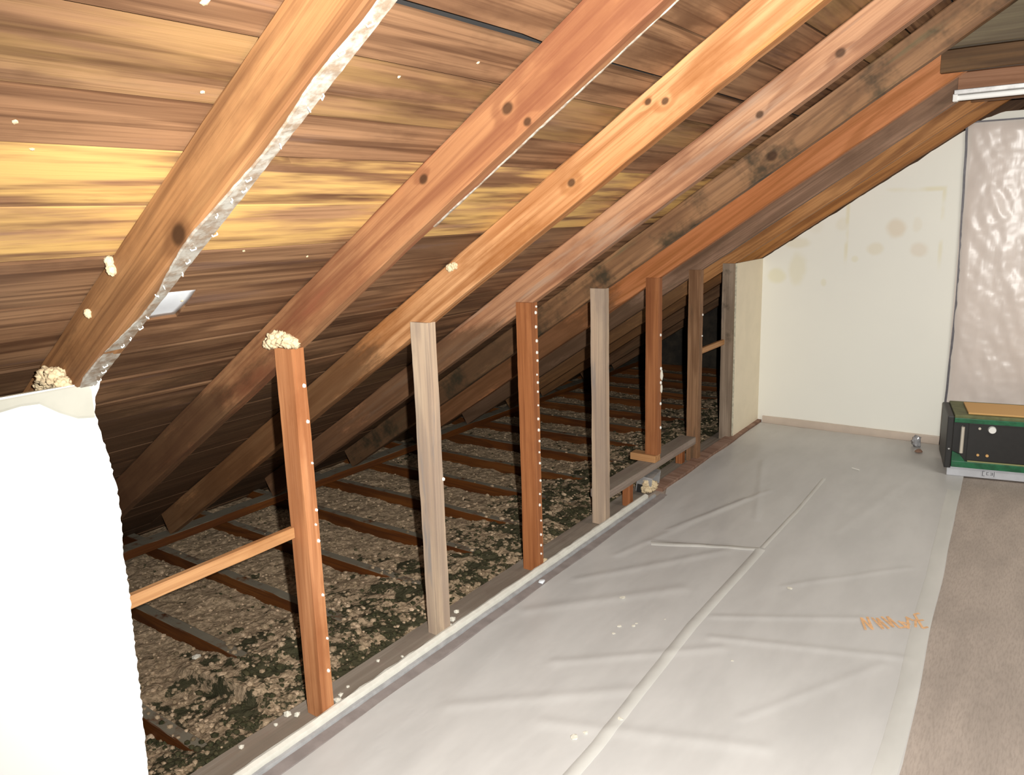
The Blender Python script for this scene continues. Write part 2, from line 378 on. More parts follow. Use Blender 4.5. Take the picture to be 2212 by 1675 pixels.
# ------------------------------------------------------------------ setting: roof
def sheathing():
    bm = bmesh.new(); sl = bm.verts.layers.float.new('seed'); tl = bm.verts.layers.float_color.new('tone')
    seams = [-2.33, -2.20, -2.06, -1.93, -1.79, -1.66, -1.52, -1.39, -1.26, -1.12, -.98, -.85, -.71, -.57, -.44, -.30, -.155, -.016, .098, .247,
             .392, .527, .630, .757, .862, .99, 1.12, 1.25, 1.38, 1.51, 1.64, 1.77, 1.90, 2.03, 2.16, 2.29, 2.42, 2.55, 2.70]
    gaps = {.247: .006, .862: .007, .757: .005, -.155: .006, -.30: .005}
    rd = random.Random(3)
    for i, (a, b) in enumerate(zip(seams, seams[1:])):
        g0 = gaps.get(a, .0022); g1 = gaps.get(b, .0022)
        if i % 3 == 0: cuts = [-3.4, 1.9, 7.2]
        elif i % 3 == 1: cuts = [-3.4, -.62, 3.13, 7.2]
        else: cuts = [-3.4, 1.245, 4.9, 7.2]
        hole = abs(a + .016) < 1e-6
        if hole: cuts = [-3.4, .10, .298, 1.9, 7.2]
        for ci, (y0, y1) in enumerate(zip(cuts, cuts[1:])):
            if hole and ci == 1: continue
            sd = rd.uniform(0, 40)
            yel = 0.0
            if .24 < a < .5: yel = 1.0
            elif .15 < a < .24 or abs(a - .63) < .01: yel = .3
            elif rd.random() < .2: yel = .3
            val = rd.uniform(.72, 1.0)
            if a > .62: val = rd.uniform(.62, .85)
            if a < -.2: val = rd.uniform(.55, .85)
            if .24 < a < .5: val = 1.08
            lift = rd.uniform(0, .004)
            n = max(2, int((y1 - y0) / .12)); rings = []
            for k in range(n + 1):
                y = y0 + (y1 - y0) * k / n
                wv = .0022 * noise.noise(Vector((y * 2.3, a * 9, 1))) ; wv2 = .0022 * noise.noise(Vector((y * 2.3, b * 9, 1)))
                e0 = a + g0 + wv; e1 = b - g1 + wv2
                if abs(b - .527) < 1e-6 and .17 < y < .40: e1 -= .013 * min(1, (y - .17) / .05, max(0, (.40 - y) / .04))
                if abs(a - .862) < 1e-6 and .2 < y < .62: e0 += .006
                cup = .0035 * noise.noise(Vector((y * .8, a * 5, 7)))
                ring = []
                for (x, o) in ((e0, lift + cup), ((e0 + e1) / 2, lift - .001), (e1, lift - cup), (e1, lift + .018), (e0, lift + .018)):
                    # point on the roof plane, pushed up along its normal by o
                    p = Vector((x, y, HS + TP * x)) + Vector((-SP, 0, CP)) * o
                    v = bm.verts.new(p); v[sl] = sd; v[tl] = (yel, val, 0, 1); ring.append(v)
                rings.append(ring)
            for r0, r1 in zip(rings, rings[1:]):
                for j in range(5): bm.faces.new((r0[j], r1[j], r1[(j + 1) % 5], r0[(j + 1) % 5]))
            bm.faces.new(rings[0]); bm.faces.new(list(reversed(rings[-1])))
    bmesh.ops.recalc_face_normals(bm, faces=bm.faces)
    # express in roof frame so that the grain (local X) runs along the boards: local X = world Y
    F = frame((0, 0, HS), (0, 1, 0), (-CP, 0, -SP), (-SP, 0, CP))
    inv = F.inverted()
    for v in bm.verts: v.co = inv @ v.co
    me = finish(bm, 'ceiling')
    return tag(obj('ceiling', me, M['roof'], mtx=F), 'rough brown roof boards of the left roof slope, laid lengthwise', kind='structure')
sheathing()
def slab(name, pts, mat, thick, nrm, label=None):
    bm = bmesh.new(); n = Vector(nrm)
    lo = [bm.verts.new(p) for p in pts]; hi = [bm.verts.new(Vector(p) + n * thick) for p in pts]
    bm.faces.new(lo); bm.faces.new(list(reversed(hi)))
    for i in range(len(pts)): bm.faces.new((lo[i], hi[i], hi[(i + 1) % len(pts)], lo[(i + 1) % len(pts)]))
    bmesh.ops.recalc_face_normals(bm, faces=bm.faces)
    me = finish(bm, name); setseed(me, 3.3)
    return tag(obj(name, me, mat), label, kind='structure')
up = Vector((-SP, 0, CP)) * .026
slab('ceiling', [Vector((x, y, HS + TP * x)) + up for x, y in ((-2.5, -3.4), (-2.5, 7.2), (2.72, 7.2), (2.72, -3.4))], M['roof_felt'], .02, (-SP, 0, CP), 'black roofing felt above the left slope boards')
RZ = HS + TP * RIDGE
slab('ceiling', [(RIDGE, -3.4, RZ), (RIDGE, 7.2, RZ), (XR + 2, 7.2, RZ - TP * (XR + 2 - RIDGE)), (XR + 2, -3.4, RZ - TP * (XR + 2 - RIDGE))], M['roof'], .03, (SP, 0, CP), 'brown roof boards of the right roof slope')

# ------------------------------------------------------------------ setting: walls, floor
def bevelled_edge_panel(name, outline, x0, x1, mats):
    """drywall sheet in the YZ plane, outline = [(y,z)...] ; face towards +X at x1; edges show gypsum"""
    bm = bmesh.new()
    F = [bm.verts.new((x1, y, z)) for y, z in outline]; Bk = [bm.verts.new((x0, y, z)) for y, z in outline]
    f = bm.faces.new(F); f.material_index = 0
    bm.faces.new(list(reversed(Bk))).material_index = 0
    for i in range(len(outline)):
        j = (i + 1) % len(outline); q = bm.faces.new((F[i], Bk[i], Bk[j], F[j])); q.material_index = 1
    bmesh.ops.recalc_face_normals(bm, faces=bm.faces)
    bmesh.ops.triangulate(bm, faces=[x for x in bm.faces if len(x.verts) > 4])
    me = finish(bm, name); setseed(me, 1.0)
    return tag(obj(name, me, mats), None, kind='structure')
rd = random.Random(11)
edge = [(.058, 0), (.055, .1), (.056, .27), (.062, .40), (.066, .55), (.070, .70), (.069, .80), (.076, .90), (.074, .97), (.063, 1.06), (.053, 1.11), (.050, 1.15), (.056, 1.185), (.070, 1.212), (.071, 1.220)]
rag = []
for (a, b_) in zip(edge, edge[1:]):
    n = max(1, int((b_[1] - a[1]) / .008))
    for i in range(n):
        t = i / n; rag.append((a[0] + (b_[0] - a[0]) * t + rd.uniform(-.0022, .0022), a[1] + (b_[1] - a[1]) * t))
rag.append(edge[-1])
out = [(-3.3, 0)] + rag + [(-.05, 1.222), (-.2, 1.224), (-3.3, 1.228)]
wl = bevelled_edge_panel('wall_left', out, .001, .014, [M['drywall'], M['gypsum']])
wl['label'] = 'white drywall knee wall with a ragged cut edge'
# joint-compound strip along the top of the knee wall, taped seam
top = []
for i in range(34):
    t = i / 33; y = -1.2 + t * (1.247); z = 1.192 - .012 * noise.noise(Vector((y * 7, 0, 0))) - .050 / (1 + math.exp(-(y + .035) * 70))
    top.append((y, z))
bm = bmesh.new()
lo = [bm.verts.new((.0142, y, z)) for y, z in top]; lo2 = [bm.verts.new((.0165, y, z + .006)) for y, z in top]; hi = [bm.verts.new((.0165, y, 1.216)) for y, z in top]; hb = [bm.verts.new((.0142, y, 1.219)) for y, z in top]
for A in ((lo, lo2), (lo2, hi), (hi, hb)):
    for i in range(len(top) - 1): bm.faces.new((A[0][i], A[0][i + 1], A[1][i + 1], A[1][i]))
obj('joint_compound', finish(bm, 'joint_compound'), M['compound'], parent=wl)
wl2 = bevelled_edge_panel('wall_left', [(YS[7] + .035, .0), (YE + .0, .0), (YE + .0, H + .0), (YS[7] + .03, H + .0)], .001, .012, [M['cream_return'], M['gypsum']])
wl2['label'] = 'narrow cream drywall strip between last stud and end wall'

# end wall with a slightly ragged top following the last rafter
op = [(0.0, 0)]; top = []
n = 60
for i in range(n + 1):
    x = -.0 + 1.40 * i / n; z = H - .008 + TP * x
    if x > 1.30: z = H - .008 + TP * 1.30 + (x - 1.3) * .25
    top.append((x, z - .012 * max(0, noise.noise(Vector((x * 11, 3, 1)))) - .004 * noise.noise(Vector((x * 50, 3, 1)))))
ZT = top[-1][1]
poly = [(0, 0), (XR, 0), (XR, H)] + [(4.0, ZT)] + list(reversed(top))
bm = bmesh.new()
F = [bm.verts.new((x, YE, z)) for x, z in poly]; Bk = [bm.verts.new((x, YE + .10, z)) for x, z in poly]
bm.faces.new(F); bm.faces.new(list(reversed(Bk)))
for i in range(len(poly)):
    j = (i + 1) % len(poly); bm.faces.new((F[i], Bk[i], Bk[j], F[j]))
bmesh.ops.recalc_face_normals(bm, faces=bm.faces); bmesh.ops.triangulate(bm, faces=[x for x in bm.faces if len(x.verts) > 4])
tag(obj('wall_back', finish(bm, 'wall_back'), M['endwall']), 'cream end wall with faint yellow stains under the sloping roof', kind='structure')
slab('wall_right', [(XR, -3.3, 0), (XR, YE, 0), (XR, YE, 1.30), (XR, -3.3, 1.30)], M['drywall'], .05, (1, 0, 0))
slab('wall_front', [(-2.4, -3.35, -.3), (XR + .2, -3.35, -.3), (XR + .2, -3.35, 1.3), (RIDGE, -3.35, 3.1), (-2.4, -3.35, .1)], M['drywall'], .05, (0, -1, 0))
slab('wall_gable', [(-2.5, 6.9, -.3), (XR, 6.9, -.3), (XR, 6.9, 1.3), (RIDGE, 6.9, 3.1), (-2.5, 6.9, -.2)], M['brick'], .1, (0, 1, 0), 'dark gable wall at the far end of the eaves')
slab('floor', [(0.0, -3.3, 0), (XR, -3.3, 0), (XR, YE, 0), (0.0, YE, 0)], M['floor'], .06, (0, 0, -1), 'brown taupe room floor')
slab('floor', [(-2.5, -3.3, -.24), (.0, -3.3, -.24), (.0, 6.9, -.24), (-2.5, 6.9, -.24)], M['plate'], .02, (0, 0, -1), 'boards under the eaves insulation')
me = beam(3.2, .016, .055, 5, name='baseboard')
tag(obj('baseboard_back', me, plain('pinkish_baseboard', (.60, .50, .41), .5, var=.1, vs=5), mtx=frame((.05, YE - .016, 0), (1, 0, 0), (0, 1, 0), (0, 0, 1))), 'pinkish baseboard along the cream end wall', kind='structure').scale = (1, 1, 1)

# remnant of the cut drywall left standing along the floor, and the strips beside it
def strip(name, y0, y1, prof, mat, seed, rough=.001, label=None):
    bm = bmesh.new(); n = int((y1 - y0) / .03); rings = []
    for i in range(n + 1):
        y = y0 + (y1 - y0) * i / n
        rings.append([bm.verts.new((x + rough * noise.noise(Vector((y * 6, j, seed))) * 1.5, y, z + rough * (noise.noise(Vector((y * 17, j // 2, seed))) if z > .004 else 0) * 2)) for j, (x, z) in enumerate(prof)])
    k = len(prof)
    for a, b_ in zip(rings, rings[1:]):
        for j in range(k): bm.faces.new((a[j], b_[j], b_[(j + 1) % k], a[(j + 1) % k]))
    bm.faces.new(rings[0]); bm.faces.new(list(reversed(rings[-1])))
    bmesh.ops.recalc_face_normals(bm, faces=bm.faces)
    me = finish(bm, name); setseed(me, seed)
    return tag(obj(name, me, mat), label, kind='structure')
strip('trim_1', .062, 2.94, [(.002, 0), (.028, 0), (.027, .030), (.012, .034), (.002, .031)], plain('cream_cut_drywall', (.76, .74, .66), .7, var=.08, vs=30), 1, .0018, 'pale cut drywall edge left along the floor')
strip('trim_2', .02, 3.0, [(.034, 0), (.048, 0), (.046, .017), (.036, .019)], plain('grey_strip', (.42, .42, .42), .5, var=.2, vs=20), 2, .001, 'thin grey strip beside the cut drywall edge')
strip('trim_3', -3.3, 3.05, [(.050, 0), (.094, 0), (.092, .008), (.052, .010)], plain('mauve_grey_strip', (.30, .26, .245), .6, var=.2, vs=12), 3, .001, 'mauve grey floor strip at the plastic edge')
strip('trim_4', 3.10, YE, [(-.03, 0), (.040, 0), (.040, .020), (-.03, .024)], M['trim_wood'], 4, .001, 'pinkish wooden strip running to the end wall')

# ------------------------------------------------------------------ rafters
raf = [
 (0, ['wide first rafter with plaster crust and staples along its lower edge'], dict(base=(.40, .20, .10), light_=(.55, .31, .16), dark=(.15, .068, .036), patch=(.62, .38, .19), patch_amt=.5, knots=((.60, 0, .02, .020),))),
 (1, ['rafter with two dark knots, above the orange stud topped with foam'], dict(base=(.44, .215, .115), light_=(.56, .32, .18), dark=(.20, .075, .045), patch=(.34, .125, .08), patch_amt=.6, knots=((.69, 0, .088, .012), (.975, 0, .065, .013), (1.0, 0, .01, .009)))),
 (2, ['bright orange rafter with small knots, above the pale grey stud'], dict(bright=.80, base=(.52, .25, .12), light_=(.66, .38, .21), dark=(.26, .10, .04), patch=(.62, .34, .13), patch_amt=.5, knots=((.735, 0, .055, .012), (1.09, 0, .06, .010), (1.05, 0, .09, .009)))),
 (3, ['brownish pink rafter above the red stud with a row of bright nails'], dict(bright=.86, base=(.42, .21, .12), light_=(.54, .32, .20), dark=(.20, .09, .055), patch=(.42, .30, .22), patch_amt=.6, knots=((1.42, 0, .05, .014), (1.13, 0, .05, .012)), mold=.0)),
 (4, ['dark mouldy rafter above the slim grey stud'], dict(bright=.72, base=(.36, .20, .11), light_=(.46, .27, .16), dark=(.16, .085, .05), patch=(.20, .16, .09), patch_amt=.7, mold=.5, knots=((.95, 0, .05, .02),))),
 (5, ['orange rafter above the short stud that stands on a block'], dict(bright=.92, base=(.48, .20, .10), light_=(.60, .28, .15), dark=(.28, .11, .045), patch=(.30, .12, .05), patch_amt=.4)),
 (6, ['greyish brown rafter, third in front of the end wall', 'greyish brown rafter above the brown stud at the header end'], dict(bright=.86, base=(.27, .165, .11), light_=(.38, .24, .17), dark=(.12, .07, .045), patch=(.15, .11, .07), patch_amt=.6, mold=.15)),
 (7, ['brown rafter above the blotchy stud, next to last before the end wall'], dict(bright=.8, base=(.52, .25, .11), light_=(.62, .34, .17), dark=(.2, .085, .04), patch=(.26, .13, .07), patch_amt=.5)),
]
RX0 = -1.858
RL = (RIDGE - .02 - RX0) / CP
def rafter(y, mat, seed, label):
    me = beam(RL, .050, D, seed, rough=.0022, bev=.004, seg=90, name='rafter')
    # origin on the rafter's lower edge above the knee wall (x=0)
    off = -RX0 / CP
    for v in me.vertices: v.co.x -= off
    o = obj('rafter', me, mat, mtx=ROOF((0, y + .012, H)))
    tag(o, label, 'rafter', 'roof rafters'); return o
RAF = {}
for k, lab, kw in raf:
    mt = wood('rafter_wood_%d' % k, mildew_shade=(0, -.75, .15, 1), **kw)
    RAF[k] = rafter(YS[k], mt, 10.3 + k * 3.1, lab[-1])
dimr = wood('far_rafter_wood', (.26, .14, .08), (.33, .19, .11), (.12, .06, .035), (.15, .1, .06), .5, mold=.2)
rafter(YE - .064, wood('wall_rafter_wood', mildew_shade=(0, -.75, .15, 1), bright=.8, base=(.50, .23, .09), light_=(.58, .30, .14), dark=(.2, .085, .04), patch=(.26, .13, .07), patch_amt=.6), 51, 'orange brown rafter touching the top of the cream end wall')
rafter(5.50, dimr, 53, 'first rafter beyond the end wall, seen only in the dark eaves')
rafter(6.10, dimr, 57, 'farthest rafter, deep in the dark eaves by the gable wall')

# plaster crust and staples on the lower edge of the first rafter
def crust(parent, s0, s1, wmax, seed, mat, dens=1.0):
    bm = bmesh.new(); n = int((s1 - s0) / .012); A = []
    for i in range(n + 1):
        s = s0 + (s1 - s0) * i / n
        h = (.0022 + .0018 * noise.noise(Vector((s * 30, seed, 0))))
        wv = wmax * (.70 + .45 * noise.noise(Vector((s * 4, seed, 5)))) + .002 * noise.noise(Vector((s * 60, seed, 5)))
        y1 = .0505; y0 = max(.002, y1 - wv)
        A.append([bm.verts.new(c) for c in ((s, y0, -.0005), (s, y0 + .003, -h), (s, y1 - .003, -h * (.8 + .5 * noise.noise(Vector((s * 55, seed, 9))))), (s, y1, .004), (s, y1 - .004, .004), (s, y0, .002))])
    for a, b_ in zip(A, A[1:]):
        for j in range(6): bm.faces.new((a[j], b_[j], b_[(j + 1) % 6], a[(j + 1) % 6]))
    bm.faces.new(A[0]); bm.faces.new(list(reversed(A[-1])))
    bmesh.ops.recalc_face_normals(bm, faces=bm.faces)
    return tag(obj('plaster_crust', finish(bm, 'plaster_crust'), mat, parent=parent), 'pale plaster crust on the lower edge')
crust(RAF[0], -.02, 1.75, .055, 3, M['residue'])
crust(RAF[1], .62, 1.5, .014, 8, M['residue'])
def staple_me():
    bm = bmesh.new(); cyl(bm, (-.006, 0, -.0035), (.006, 0, -.0035), .0016, 6); cyl(bm, (-.006, 0, -.0035), (-.006, 0, .001), .0014, 6); cyl(bm, (.006, 0, -.0035), (.006, 0, .001), .0014, 6)
    return finish(bm, 'staple')
st = staple_me(); st.materials.append(M['nail'])
rd = random.Random(5)
s = .02
while s < 1.5:
    o = bpy.data.objects.new('staple', st); COL.objects.link(o); o.parent = RAF[0]
    o.location = (s, .030 + rd.uniform(-.012, .016), -.0045); o.rotation_euler[2] = rd.uniform(-1, 1); o.scale = (.8, .8, .8)
    s += rd.choice([.03, .045, .06, .09])

# ------------------------------------------------------------------ collar ties
def collar(y, z0, h, mat, seed, label):
    me = beam(RIDGE * 2 - 2 * 1.25, .045, h, seed, name='collar_tie')
    o = obj('collar_tie', me, mat, mtx=frame((1.28, y, z0), (1, 0, 0), (0, 1, 0), (0, 0, 1)))
    tag(o, label, 'collar tie', 'collar ties between the rafters')
cm = wood('collar_wood', (.20, .16, .10), (.25, .20, .13), (.12, .085, .055), (.12, .11, .07), .6, mold=.2)
cm2 = wood('collar_wood_brown', (.22, .12, .06), (.28, .17, .09), (.10, .055, .03), (.14, .10, .05), .6, mold=.2)
cm3 = wood('collar_wood_pink', (.50, .27, .17), (.60, .36, .24), (.34, .17, .10), (.55, .38, .28), .5)
cm4 = M['stud_brown']
collar(YS[4] + .064, 2.10, .130, cm, 61, 'olive grey collar tie, nearest, with an orange lower edge')
collar(YS[5] - .035, 2.085, .130, cm2, 62, 'dark brown collar tie behind the olive grey one')
collar(YS[6] - .035, 2.078, .130, cm3, 63, 'pinkish collar tie that carries the white light fixture')
collar(YS[7] - .035, 2.075, .125, cm4, 64, 'brown collar tie just in front of the end wall')
for yy, sd in ((YS[3] - .035, 65), (YS[2] - .035, 66), (YS[1] - .035, 67)): pass

# ------------------------------------------------------------------ white light fixture
t = empty('light_fixture', (1.27, YS[6] - .018, 2.076))
tag(t, 'white fluorescent strip light under the pinkish collar tie', 'light fixture')
bm = bmesh.new(); add_box(bm, (0, -.055, -.022), (1.25, .02, 0), .003); obj('housing', finish(bm), M['tin'], parent=t)
bm = bmesh.new(); cyl(bm, (.015, -.025, -.036), (1.235, -.025, -.036), .013, 16); obj('lamp_tube', finish(bm, smooth=False), M['tube'], parent=t)
bm = bmesh.new(); add_box(bm, (-.005, -.045, -.052), (.015, -.005, -.018), .003); obj('lamp_holder', finish(bm), M['white_metal'], parent=t)
bm = bmesh.new(); add_box(bm, (1.235, -.045, -.052), (1.255, -.005, -.018), .003); obj('lamp_holder', finish(bm), M['white_metal'], parent=t)
bm = bmesh.new(); add_box(bm, (-.05, -.058, .045), (.025, -.056, .065), .0005); o = obj('mounting_tab', finish(bm), M['white_metal'], parent=t); o.rotation_euler[1] = -.55

# ------------------------------------------------------------------ studs
def stud(k, mat, label, seed, z0=0.0, dx=0.0):
    y = YS[k]; lean = 0
    bm = bmesh.new()
    def seg(y0, y1, slopecut):
        n = 40; rings = []
        for i in range(n + 1):
            t = i / n; r = []
            for j, (xx, yy) in enumerate(((-SD, y0), (0, y0), (0, y1), (-SD, y1))):
                zt = (H + TP * xx - .001) if slopecut else H
                z = z0 + (zt - z0) * t
                nx = .0016 * noise.noise(Vector((z * 4, j, seed))) + .0007 * noise.noise(Vector((z * 23, j, seed)))
                r.append(bm.verts.new((z, yy + (nx if not slopecut and yy == y0 else 0) + (nx if slopecut and yy == y1 else 0), -(xx + nx))))
            rings.append(r)
        for a, b_ in zip(rings, rings[1:]):
            for j in range(4): bm.faces.new((a[j], b_[j], b_[(j + 1) % 4], a[(j + 1) % 4]))
        bm.faces.new(rings[0]); bm.faces.new(list(reversed(rings[-1])))
    seg(0, .0117, False); seg(.0117, SW, True)
    bmesh.ops.recalc_face_normals(bm, faces=bm.faces)
    me = finish(bm, 'wall_stud'); setseed(me, seed)
    o = obj('wall_stud', me, mat, mtx=VERT((dx, y, 0)))
    tag(o, label, 'stud', 'knee wall studs'); return o
ST = {}
ST[1] = stud(1, M['stud_orange'], 'orange brown stud topped with a lump of foam, nearest uncovered stud', 21.0)
ST[2] = stud(2, M['stud_gray'], 'pale weathered grey stud, second from the white drywall', 22.4)
ST[3] = stud(3, M['stud_red'], 'reddish stud with a row of bright nails down its edge', 24.2)
ST[4] = stud(4, M['stud_gray'], 'pale grey slim stud between the nail-studded one and the short one', 26.1)
ST[5] = stud(5, M['stud_red'], 'short reddish stud standing on a small block', 28.7, z0=.205)
ST[6] = stud(6, M['stud_brown'], 'brown stud at the far end of the raised header', 31.2)
ST[7] = stud(7, M['stud_dull'], 'blotchy grey brown stud against the cream drywall strip', 33.9)
st0 = stud(0, M['stud_orange'], 'stud hidden behind the ragged edge of the white drywall', 20.1)
st0.location.y += .0
# nails along the room edge
def nail_me():
    bm = bmesh.new(); cyl(bm, (0, 0, 0), (0, 0, -.004), .0045, 8, .0036); cyl(bm, (0, 0, 0), (0, 0, .003), .0015, 6); return finish(bm, 'nail')
nm = nail_me(); nm.materials.append(M['nail'])
def nails(k, zs, yoff=.012, sc_=1.0):
    rd = random.Random(k)
    for z in zs:
        o = bpy.data.objects.new('nail', nm); COL.objects.link(o); o.parent = ST[k]
        o.location = (z, yoff + rd.uniform(-.004, .006), -.0012); s_ = rd.uniform(.8, 1.35) * sc_; o.scale = (s_ * 1.3, s_, 1.3)
nails(1, [.16, .27, .42, .60, .655, .70, .85, .98, 1.09], .036, .9)
nails(3, [.12, .17, .235, .31, .36, .42, .50, .55, .65, .70, .76, .86, .895, .955, .99, 1.04, 1.10, 1.16, 1.185, .08, .60, .82], .030, 1.0)
nails(5, [.50, .70, .62, .89, .36], .030, 1.4)
nails(6, [.93, .80], .034, 1.0)
nails(2, [.62], .04)
# pale plaster drips on the edge of the short stud
for z, r in ((.585, .014), (.665, .018)):
    o = obj('plaster_smear', blob(r, z * 40, (1.9, .5, .5), 2), M['plaster'], parent=ST[5], loc=(z, .038, -.004))

# ------------------------------------------------------------------ plates, braces, header
me = beam(9.9, .139, .04, 71, name='bottom_plate'); o = obj('bottom_plate', me, M['plate'], mtx=ALONGY((-.001, -3.1, -.041)))
tag(o, 'dusty greyish bottom plate under the row of studs', 'bottom plate')
me = beam(10, .09, .045, 72, name='eave_plate'); o = obj('eave_plate', me, M['joist'], mtx=ALONGY((-1.845, -3.15, -.046)))
tag(o, 'long reddish plate where the rafters meet the eaves', 'eave plate')
me = beam(YS[1] - .06, .022, .036, 73, name='cross_brace'); o = obj('cross_brace', me, M['scrap'], mtx=ALONGY((-.0535, .055, .610)))
tag(o, 'thin orange cross brace between white drywall and first stud', 'cross brace')
me = beam(YS[7] - YS[6] - SW, .022, .036, 74, name='cross_brace'); o = obj('cross_brace', me, M['scrap'], mtx=ALONGY((-.05, YS[6] + SW, .66)))
tag(o, 'short cross brace between the last two studs', 'cross brace')
me = beam(YS[6] - YS[4] - SW - .004, .10, .045, 75, name='header_board'); o = obj('header_board', me, M['plate'], mtx=ALONGY((-.012, YS[4] + SW + .002, .118)))
tag(o, 'raised grey header board under the short stud', 'header board')
o = obj('wood_block', (lambda me: (setseed(me, 4.2), me)[1])(boxme((-.16, YS[5] - .02, .1635), (-.004, YS[5] + .05, .2045), .003)), M['scrap'])
tag(o, 'small orange wood block under the short reddish stud', 'wood block')
for (x0, y0, lab) in ((-.06, 2.80, 'short orange post under the header board'), (-.11, 3.62, 'dark short post at the far end of the header board')):
    me = beam(.117, .05, .042, y0 * 3, name='short_post'); o = obj('short_post', me, M['stud_red'], mtx=VERT((x0 + .042, y0, 0)))
    tag(o, lab, 'post', 'short posts under the header')
# small metal box with plaster lump
t = empty('metal_box', (.0, 3.0, .012), 0); t.rotation_euler = (0, 0, .15)
tag(t, 'small grey metal box with dark opening beside the short stud', 'metal box')
bm = bmesh.new()
add_box(bm, (-.075, .0, .088), (.012, .17, .093), .001); add_box(bm, (-.075, .0, .0), (-.07, .17, .09), .001)
add_box(bm, (-.075, .166, .0), (.012, .171, .09), .001); add_box(bm, (-.075, -.001, .045), (.012, .003, .09), .001)
o = obj('box_shell', finish(bm), M['tin'], parent=t); o.rotation_euler[1] = .12
obj('inner_shade', boxme((-.068, .006, .0), (-.03, .163, .08)), M['black'], parent=t)  # black block that paints the shade inside the open box
o = obj('plaster_lump', lumps([(-.02, .03, .03, .036), (0, .075, .025, .03), (-.015, .01, .06, .022)], 5), M['foam'], parent=t)

# ------------------------------------------------------------------ ceiling joists in the eaves
JY = [.345 + .405 * k for k in range(-3, 17)]
ordn = ['nearest', 'second', 'third', 'fourth', 'fifth', 'sixth', 'seventh', 'eighth', 'ninth', 'tenth', 'eleventh', 'twelfth', 'thirteenth', 'fourteenth', 'fifteenth', 'sixteenth', 'seventeenth', 'eighteenth', 'nineteenth', 'twentieth']
JOI = []
vis = 0
for k, y in enumerate(JY):
    if y < .2: continue
    me = beam(2.10, .045, .16, 80 + k * 1.7, name='ceiling_joist', rough=.002)
    o = obj('ceiling_joist', me, M['joist'], mtx=frame((-2.28, y, -.207), (1, 0, 0), (0, 1, 0), (0, 0, 1)))
    tag(o, 'reddish ceiling joist in the insulation, %s one counted from the camera' % ordn[vis], 'joist', 'ceiling joists in the eaves'); vis += 1

# ------------------------------------------------------------------ insulation
def hz(x, y):
    z = -.107 + .012 * noise.noise(Vector((x * 3, y * 3, 1))) + .012 * noise.noise(Vector((x * 11, y * 11, 4)))
    t = max(0, min(1, (x + 1.05) / .75)); t = t * t * (3 - 2 * t)
    bay = noise.noise(Vector((0, y * 1.1, 9)))
    if y < .62: t = max(0, min(1, (x + .55) / .35))
    elif y < 1.0: t = max(0, min(1, (x + .90) / .35))
    z += t * (.072 + .018 * bay) + t * .018 * noise.noise(Vector((x * 9, y * 9, 7)))
    z += (.006 + .006 * t) * noise.noise(Vector((x * 34, y * 34, 2)))
    t2 = max(0, min(1, (x + .22) / .1)); z = z * (1 - t2) + (-.05) * t2
    return z
bm = bmesh.new(); nx, ny = 150, 520; X0, X1, Y0, Y1 = -2.28, -.139, -1.0, 6.88
G_ = [[None] * (ny + 1) for _ in range(nx + 1)]
for i in range(nx + 1):
    for j in range(ny + 1):
        x = X0 + (X1 - X0) * i / nx; y = Y0 + (Y1 - Y0) * j / ny
        G_[i][j] = bm.verts.new((x, y, hz(x, y)))
for i in range(nx):
    for j in range(ny): bm.faces.new((G_[i][j], G_[i + 1][j], G_[i + 1][j + 1], G_[i][j + 1]))
ins = obj('insulation', finish(bm, 'insulation'), M['insul'])
tag(ins, 'loose tan insulation with dark mouldy patches between the eaves joists', 'insulation', kind='stuff')
bm = bmesh.new(); sl = bm.verts.layers.float.new('seed'); rd = random.Random(21)
ico = bmesh.new(); bmesh.ops.create_icosphere(ico, subdivisions=1, radius=1); ico.verts.ensure_lookup_table()
IV = [v.co.copy() for v in ico.verts]; IF = [[v.index for v in f.verts] for f in ico.faces]; ico.free()
cnt = 0
while cnt < 8500:
    y = -.4 + 6.2 * rd.random() ** 1.5; x = -.15 - 1.9 * rd.random() ** 1.35
    if any(jy - .003 < y < jy + .048 for jy in JY) and x < -.75 and rd.random() < .93: continue
    r = rd.uniform(.004, .011) * (1.0 if x > -.95 else .75)
    if rd.random() < .07: r *= 1.5
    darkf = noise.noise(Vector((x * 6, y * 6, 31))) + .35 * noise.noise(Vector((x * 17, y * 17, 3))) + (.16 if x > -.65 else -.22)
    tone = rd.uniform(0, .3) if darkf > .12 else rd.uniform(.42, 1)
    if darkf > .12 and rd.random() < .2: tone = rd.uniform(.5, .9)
    z = max(hz(x, y), -.2) + r * .25
    if any(jy < y < jy + .045 for jy in JY): z = max(z, -.047 + r * .3)
    vs = []
    for c in IV:
        k = 1 + .45 * noise.noise(c * 2 + Vector((cnt, 0, 0)))
        v = bm.verts.new((x + c.x * r * k * 1.25, y + c.y * r * k, z + c.z * r * k * .7)); v[sl] = tone; vs.append(v)
    for f in IF: bm.faces.new([vs[q] for q in f])
    cnt += 1
o = obj('insulation_clumps', finish(bm, 'insulation_clumps'), M['clump'])
tag(o, 'tan and dark clumps of loose insulation scattered over the eaves floor', 'insulation', kind='stuff')

